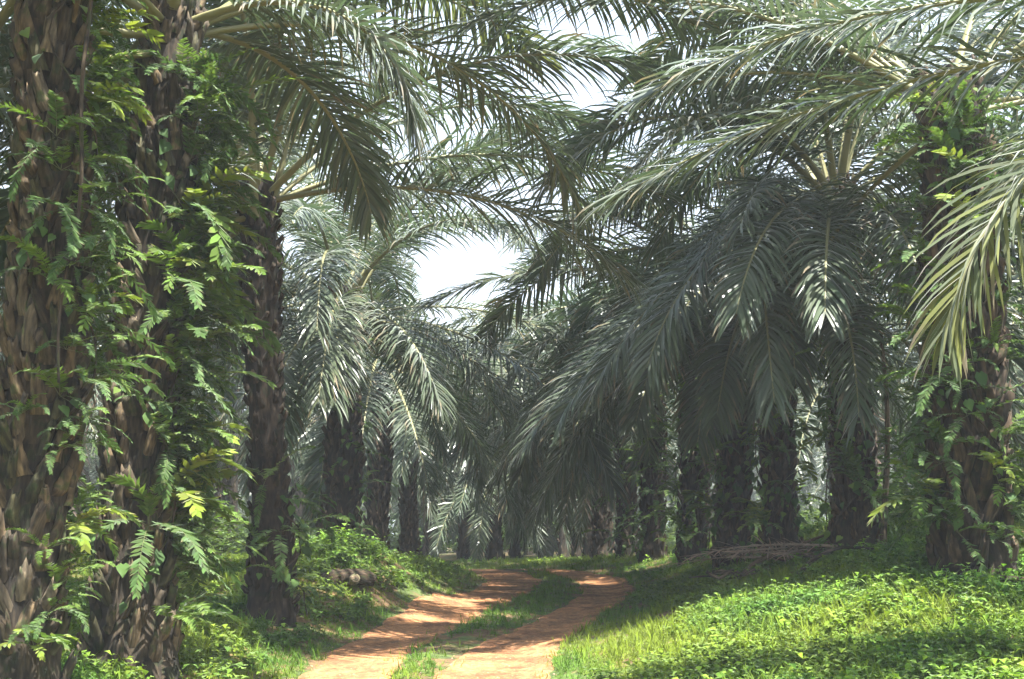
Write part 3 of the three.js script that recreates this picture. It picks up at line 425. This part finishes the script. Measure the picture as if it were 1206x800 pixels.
stick([V(3.5, H(3.5, -20) + 0.05, -20), V(3.8, H(3.8, -20.1) + 0.2, -20.1), V(4.3, H(4.3, -20.1) + 0.24, -20.1), V(4.9, H(4.9, -20.2) + 0.3, -20.2)], 0.045, 'pale bent stalk on top of the heap of dead fronds', bark(new THREE.Color(0.36, 0.28, 0.2)));

{
  const R = rng(808), mats = [bark(new THREE.Color(0.34, 0.27, 0.2)), bark(new THREE.Color(0.22, 0.17, 0.125)), bark(new THREE.Color(0.42, 0.35, 0.27))];
  for (let i = 0; i < 14; i++) { const x = 3.3 + 1.9 * R(), d = 19.4 + 1.5 * R(), a = R() * 3.1, l = 0.3 + 0.5 * R(), y = H(x, -d) + 0.05 + 0.12 * R(), g = new Geo(1), p = []; for (let k = 0; k <= 5; k++) { const t = k / 5 - 0.5; p.push(V(x + Math.cos(a) * l * 2 * t, y + 0.12 * (R() - 0.5) + 0.1 * (0.25 - t * t), -d + Math.sin(a) * l * t)); } g.tube(p, p.map((_, k) => 0.03 - 0.004 * k), 5, [1, 1, 1]); tag(top(shadows(new THREE.Mesh(g.build(), mats[i % 3])), 'broken_stalk'), 'short broken stalk in the heap of dead fronds', 'stalk', 'broken stalks in the heap'); }
}
// ------------------------------------------------------------------ grass, weeds, litter
function grassTuft(seed, n, len, w) {
  const R = rng(seed), g = new Geo(1);
  for (let i = 0; i < n; i++) {
    const a = R() * 6.283, q = 0.07 * R(), L = len * (0.55 + 0.8 * R()), e = 0.25 + 0.95 * R(), dir = V(Math.cos(a) * Math.sin(e), Math.cos(e), Math.sin(a) * Math.sin(e)), p = V(Math.cos(a * 3) * q, -0.01, Math.sin(a * 3) * q), W = V(-Math.sin(a), 0, Math.cos(a)), t = 0.7 + 0.6 * R(), col = [0.15 * t, 0.235 * t, 0.022 * t]; let pr = null;
    for (let m = 0; m <= 3; m++) { if (m === 3) g.tri(pr[0], pr[1], g.v(p, col)); else { const k = w * 0.5 * [0.8, 1, 0.7][m], A = g.v(p.clone().addScaledVector(W, k), col), B = g.v(p.clone().addScaledVector(W, -k), col); if (pr) g.quad(pr[0], pr[1], B, A); pr = [A, B]; } p.addScaledVector(dir, L / 3); dir.y -= 0.28 + 0.2 * R(); dir.normalize(); }
  }
  return g.build();
}
function weed(seed, stems, h, leaf) {          // low leafy herb: short stems with paired oval leaves
  const R = rng(seed), g = new Geo(1);
  for (let i = 0; i < stems; i++) {
    const a = R() * 6.283, e = R() * 0.9, dir = V(Math.cos(a) * Math.sin(e), Math.cos(e), Math.sin(a) * Math.sin(e)), L = h * (0.5 + 0.7 * R()), p = V((R() - 0.5) * 0.1, 0, (R() - 0.5) * 0.1);
    for (let k = 0; k < 3; k++) for (const s of [0, 1]) {
      const c = p.clone().addScaledVector(dir, L * (0.4 + 0.3 * k)), b = R() * 6.283, el = (R() - 0.3) * 0.8, D = V(Math.cos(b) * Math.cos(el), Math.sin(el), Math.sin(b) * Math.cos(el)), W = V(-Math.sin(b), 0.5 * (R() - 0.5), Math.cos(b)), l = leaf * (0.6 + 0.8 * R()), t = 0.7 + 0.65 * R(), hue = R(), col = [lerp(0.085, 0.15, hue) * t, lerp(0.18, 0.24, hue) * t, 0.018 * t];
      const A = g.v(c, col), T = g.v(c.clone().addScaledVector(D, l).add(V(0, -0.25 * l, 0)), col), m = c.clone().addScaledVector(D, l * 0.5), B = g.v(m.clone().addScaledVector(W, l * 0.3).add(V(0, 0.06 * l, 0)), col), C = g.v(m.clone().addScaledVector(W, -l * 0.3).add(V(0, 0.06 * l, 0)), col), O = g.v(m, col);
      g.tri(A, B, O); g.tri(B, T, O); g.tri(T, C, O); g.tri(C, A, O);
    }
  }
  return g.build();
}
function scatter(name, label, geos, mat, N, seed, accept, size, tint, near = 5, far = 62) {
  const R = rng(seed), lists = geos.map(() => []), m = new THREE.Matrix4(), q = new THREE.Quaternion(), eu = new THREE.Euler();
  for (let i = 0; i < N; i++) {
    const d = near * Math.pow(far / near, R()), x = (R() * 2 - 1) * (0.42 * d + 2.2), s = accept(x, d, R); if (!s) continue;
    eu.set((R() - 0.5) * 0.3, R() * 6.283, (R() - 0.5) * 0.3); q.setFromEuler(eu); const k = s * size * (0.65 + 0.7 * R());
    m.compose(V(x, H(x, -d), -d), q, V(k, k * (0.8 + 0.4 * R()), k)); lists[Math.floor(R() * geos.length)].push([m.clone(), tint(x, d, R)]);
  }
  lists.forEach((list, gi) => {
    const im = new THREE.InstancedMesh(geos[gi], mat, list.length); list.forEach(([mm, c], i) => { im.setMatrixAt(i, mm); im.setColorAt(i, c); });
    shadows(im); top(im, name); tag(im, label, name.replace('_', ' '), undefined, 'stuff');
  });
}
const palmSpots = Object.values(palms).map(p => [p.x, -p.z]);
const underPalm = (x, d) => palmSpots.some(([px, pd]) => Math.abs(px - x) < 0.5 && Math.abs(pd - d) < 0.5);
const C3 = (r, g, b) => new THREE.Color(r, g, b);
const meadow = (x, d, R) => { const p = fbm(x * 0.7 + 20, d * 0.45, 4), k = 0.8 + 0.45 * R(); return p > 0.55 ? C3(1.25 * k, 1.08 * k, 0.95 * k) : p < 0.42 ? C3(0.75 * k, 0.92 * k, 1.05 * k) : C3(k, k, k); };
const lateral = (x, d) => x - roadX(Math.max(2, Math.min(70, d)));
scatter('grass', 'short green grass along the verges and between the wheel ruts', [grassTuft(1, 10, 0.15, 0.011), grassTuft(2, 12, 0.12, 0.010), grassTuft(3, 8, 0.2, 0.012)], M.grass, 110000, 5, (x, d, R) => {
  if (onTrack(x, d, 0.05)) return !onTrack(x, d, 0.26) && R() < 0.22 ? 0.5 : 0;
  if (underPalm(x, d)) return 0;
  const u = Math.abs(lateral(x, d)); if (u > 6.5 && R() < 0.7) return 0;
  if (u < 1.0) return R() < 0.1 + 0.9 * smooth(0.42, 0.5, fbm(x * 1.5, d * 0.8 + 9, 3)) ? 0.75 : 0;
  const p = fbm(x * 0.9 + 7, d * 0.7 + 31, 3); if (p < 0.36 && R() < 0.8) return 0; return (u < 2.4 ? 0.7 : 0.95) * (0.6 + 0.8 * p);
}, 1, meadow);
const weedGeo = [weed(21, 6, 0.12, 0.06), weed(22, 9, 0.08, 0.04), weed(23, 5, 0.17, 0.065), weed(24, 7, 0.1, 0.03)];
scatter('ground_cover', 'low leafy weeds covering the banks beside the track', weedGeo, M.grass, 40000, 9, (x, d, R) => {
  if (onTrack(x, d, -0.12) || underPalm(x, d)) return 0;
  const u = lateral(x, d), p = fbm(x * 0.8 + 70, d * 0.6, 4); if (Math.abs(u) < 1.9) return Math.abs(u) < 1 && R() < 0.16 ? 0.6 : 0;
  const mound = Math.exp(-(((x + 3.0) / 1.6) ** 2) - (((d - 22.5) / 2.8) ** 2));
  if (u > 0 && u < 4.6 && p < 0.3 + 0.3 * smooth(4.6, 2.2, u)) return 0; if (Math.abs(u) > 7 && R() < 0.5) return 0;
  return (p > 0.4 || R() < 0.3) ? 0.85 + 0.35 * p + 0.75 * mound : 0;
}, 1, (x, d, R) => { const c = meadow(x, d, R); return c; });
const litterLeaf = makeLeaf(0.1, 0.035, [0.20, 0.13, 0.075]);
scatter('leaf_litter', 'dry brown leaf scraps scattered over the plantation floor', [litterLeaf], M.dead, 9000, 31, (x, d, R) => { const u = Math.abs(lateral(x, d)); return u > 2.2 || R() < 0.3 ? 1 : 0; }, 1, (x, d, R) => { const k = 0.6 + 0.9 * R(); return C3(k, k * (0.9 + 0.2 * R()), k); }, 6, 60);
scatter('gravel', 'small stones lying loose on the dirt track', [new THREE.IcosahedronGeometry(0.014, 0)], new THREE.MeshStandardMaterial({ color: C3(0.36, 0.23, 0.16), roughness: 0.95 }), 26000, 33, (x, d, R) => onTrack(x, d, 0.05) ? 1 : 0, 1, (x, d, R) => { const k = 0.7 + 0.7 * R(); return C3(k, k, k); }, 6, 45);
const bush = [weed(81, 26, 1.5, 0.2), weed(82, 30, 1.2, 0.16), weed(83, 22, 1.9, 0.24)];
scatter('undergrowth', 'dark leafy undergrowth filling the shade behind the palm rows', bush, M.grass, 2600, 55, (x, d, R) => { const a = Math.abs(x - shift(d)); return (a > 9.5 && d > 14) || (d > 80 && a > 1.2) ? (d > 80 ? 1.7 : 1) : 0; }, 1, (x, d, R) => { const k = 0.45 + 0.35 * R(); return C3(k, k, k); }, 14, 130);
// larger herbs that stand out one by one
const herbGeo = Array.from({ length: 4 }, (_, k) => weed(60 + k, 12, 0.36 + 0.05 * k, 0.095));
[[-3.2, 21.6], [-2.7, 21.9], [-3.6, 22.4], [-2.4, 22.6], [-1.9, 22.0], [-3.0, 23.1], [-3.9, 21.2], [-2.2, 21.3], [-1.6, 23.0], [-3.4, 20.8]].forEach(([x, d], i) => herb(x, d, i, 'tall leafy herb growing on the weedy mound', 'herbs on the mound'));
[[4.0, 17.2], [4.9, 17.5], [5.4, 16.6], [4.4, 16.1], [5.9, 14.6], [5.1, 14.3], [4.6, 13.2], [3.9, 13.9], [3.3, 24.0], [3.0, 26.0], [5.6, 13.4], [4.2, 12.2]].forEach(([x, d], i) => herb(x, d, i, 'leafy herb standing in the verge below the fern-buried trunk', 'herbs on the verge'));
[[-3.0, 12.0], [-2.75, 11.6], [-2.9, 13.2], [-2.6, 12.6], [-2.85, 16.9], [-2.7, 17.6]].forEach(([x, d], i) => herb(x, d, i, 'leafy herb at the foot of the trunks beside the track edge', 'herbs at the trunk feet'));
function herb(x, d, i, label, group) { const m = shadows(new THREE.Mesh(herbGeo[i % 4], M.grass)); m.position.set(x, H(x, -d) - 0.01, -d); m.rotation.y = i * 1.9; m.scale.setScalar(0.75 + 0.35 * ((i * 7) % 5) / 5); top(m, 'leafy_herb'); tag(m, label, 'plant', group); }
// ------------------------------------------------------------------ renderer
const renderer = new THREE.WebGLRenderer({ antialias: true });
renderer.toneMapping = THREE.LinearToneMapping;
renderer.toneMappingExposure = EXPOSURE;
renderer.shadowMap.enabled = true;
renderer.setSize(1024, 679);
renderer.render(scene, camera);
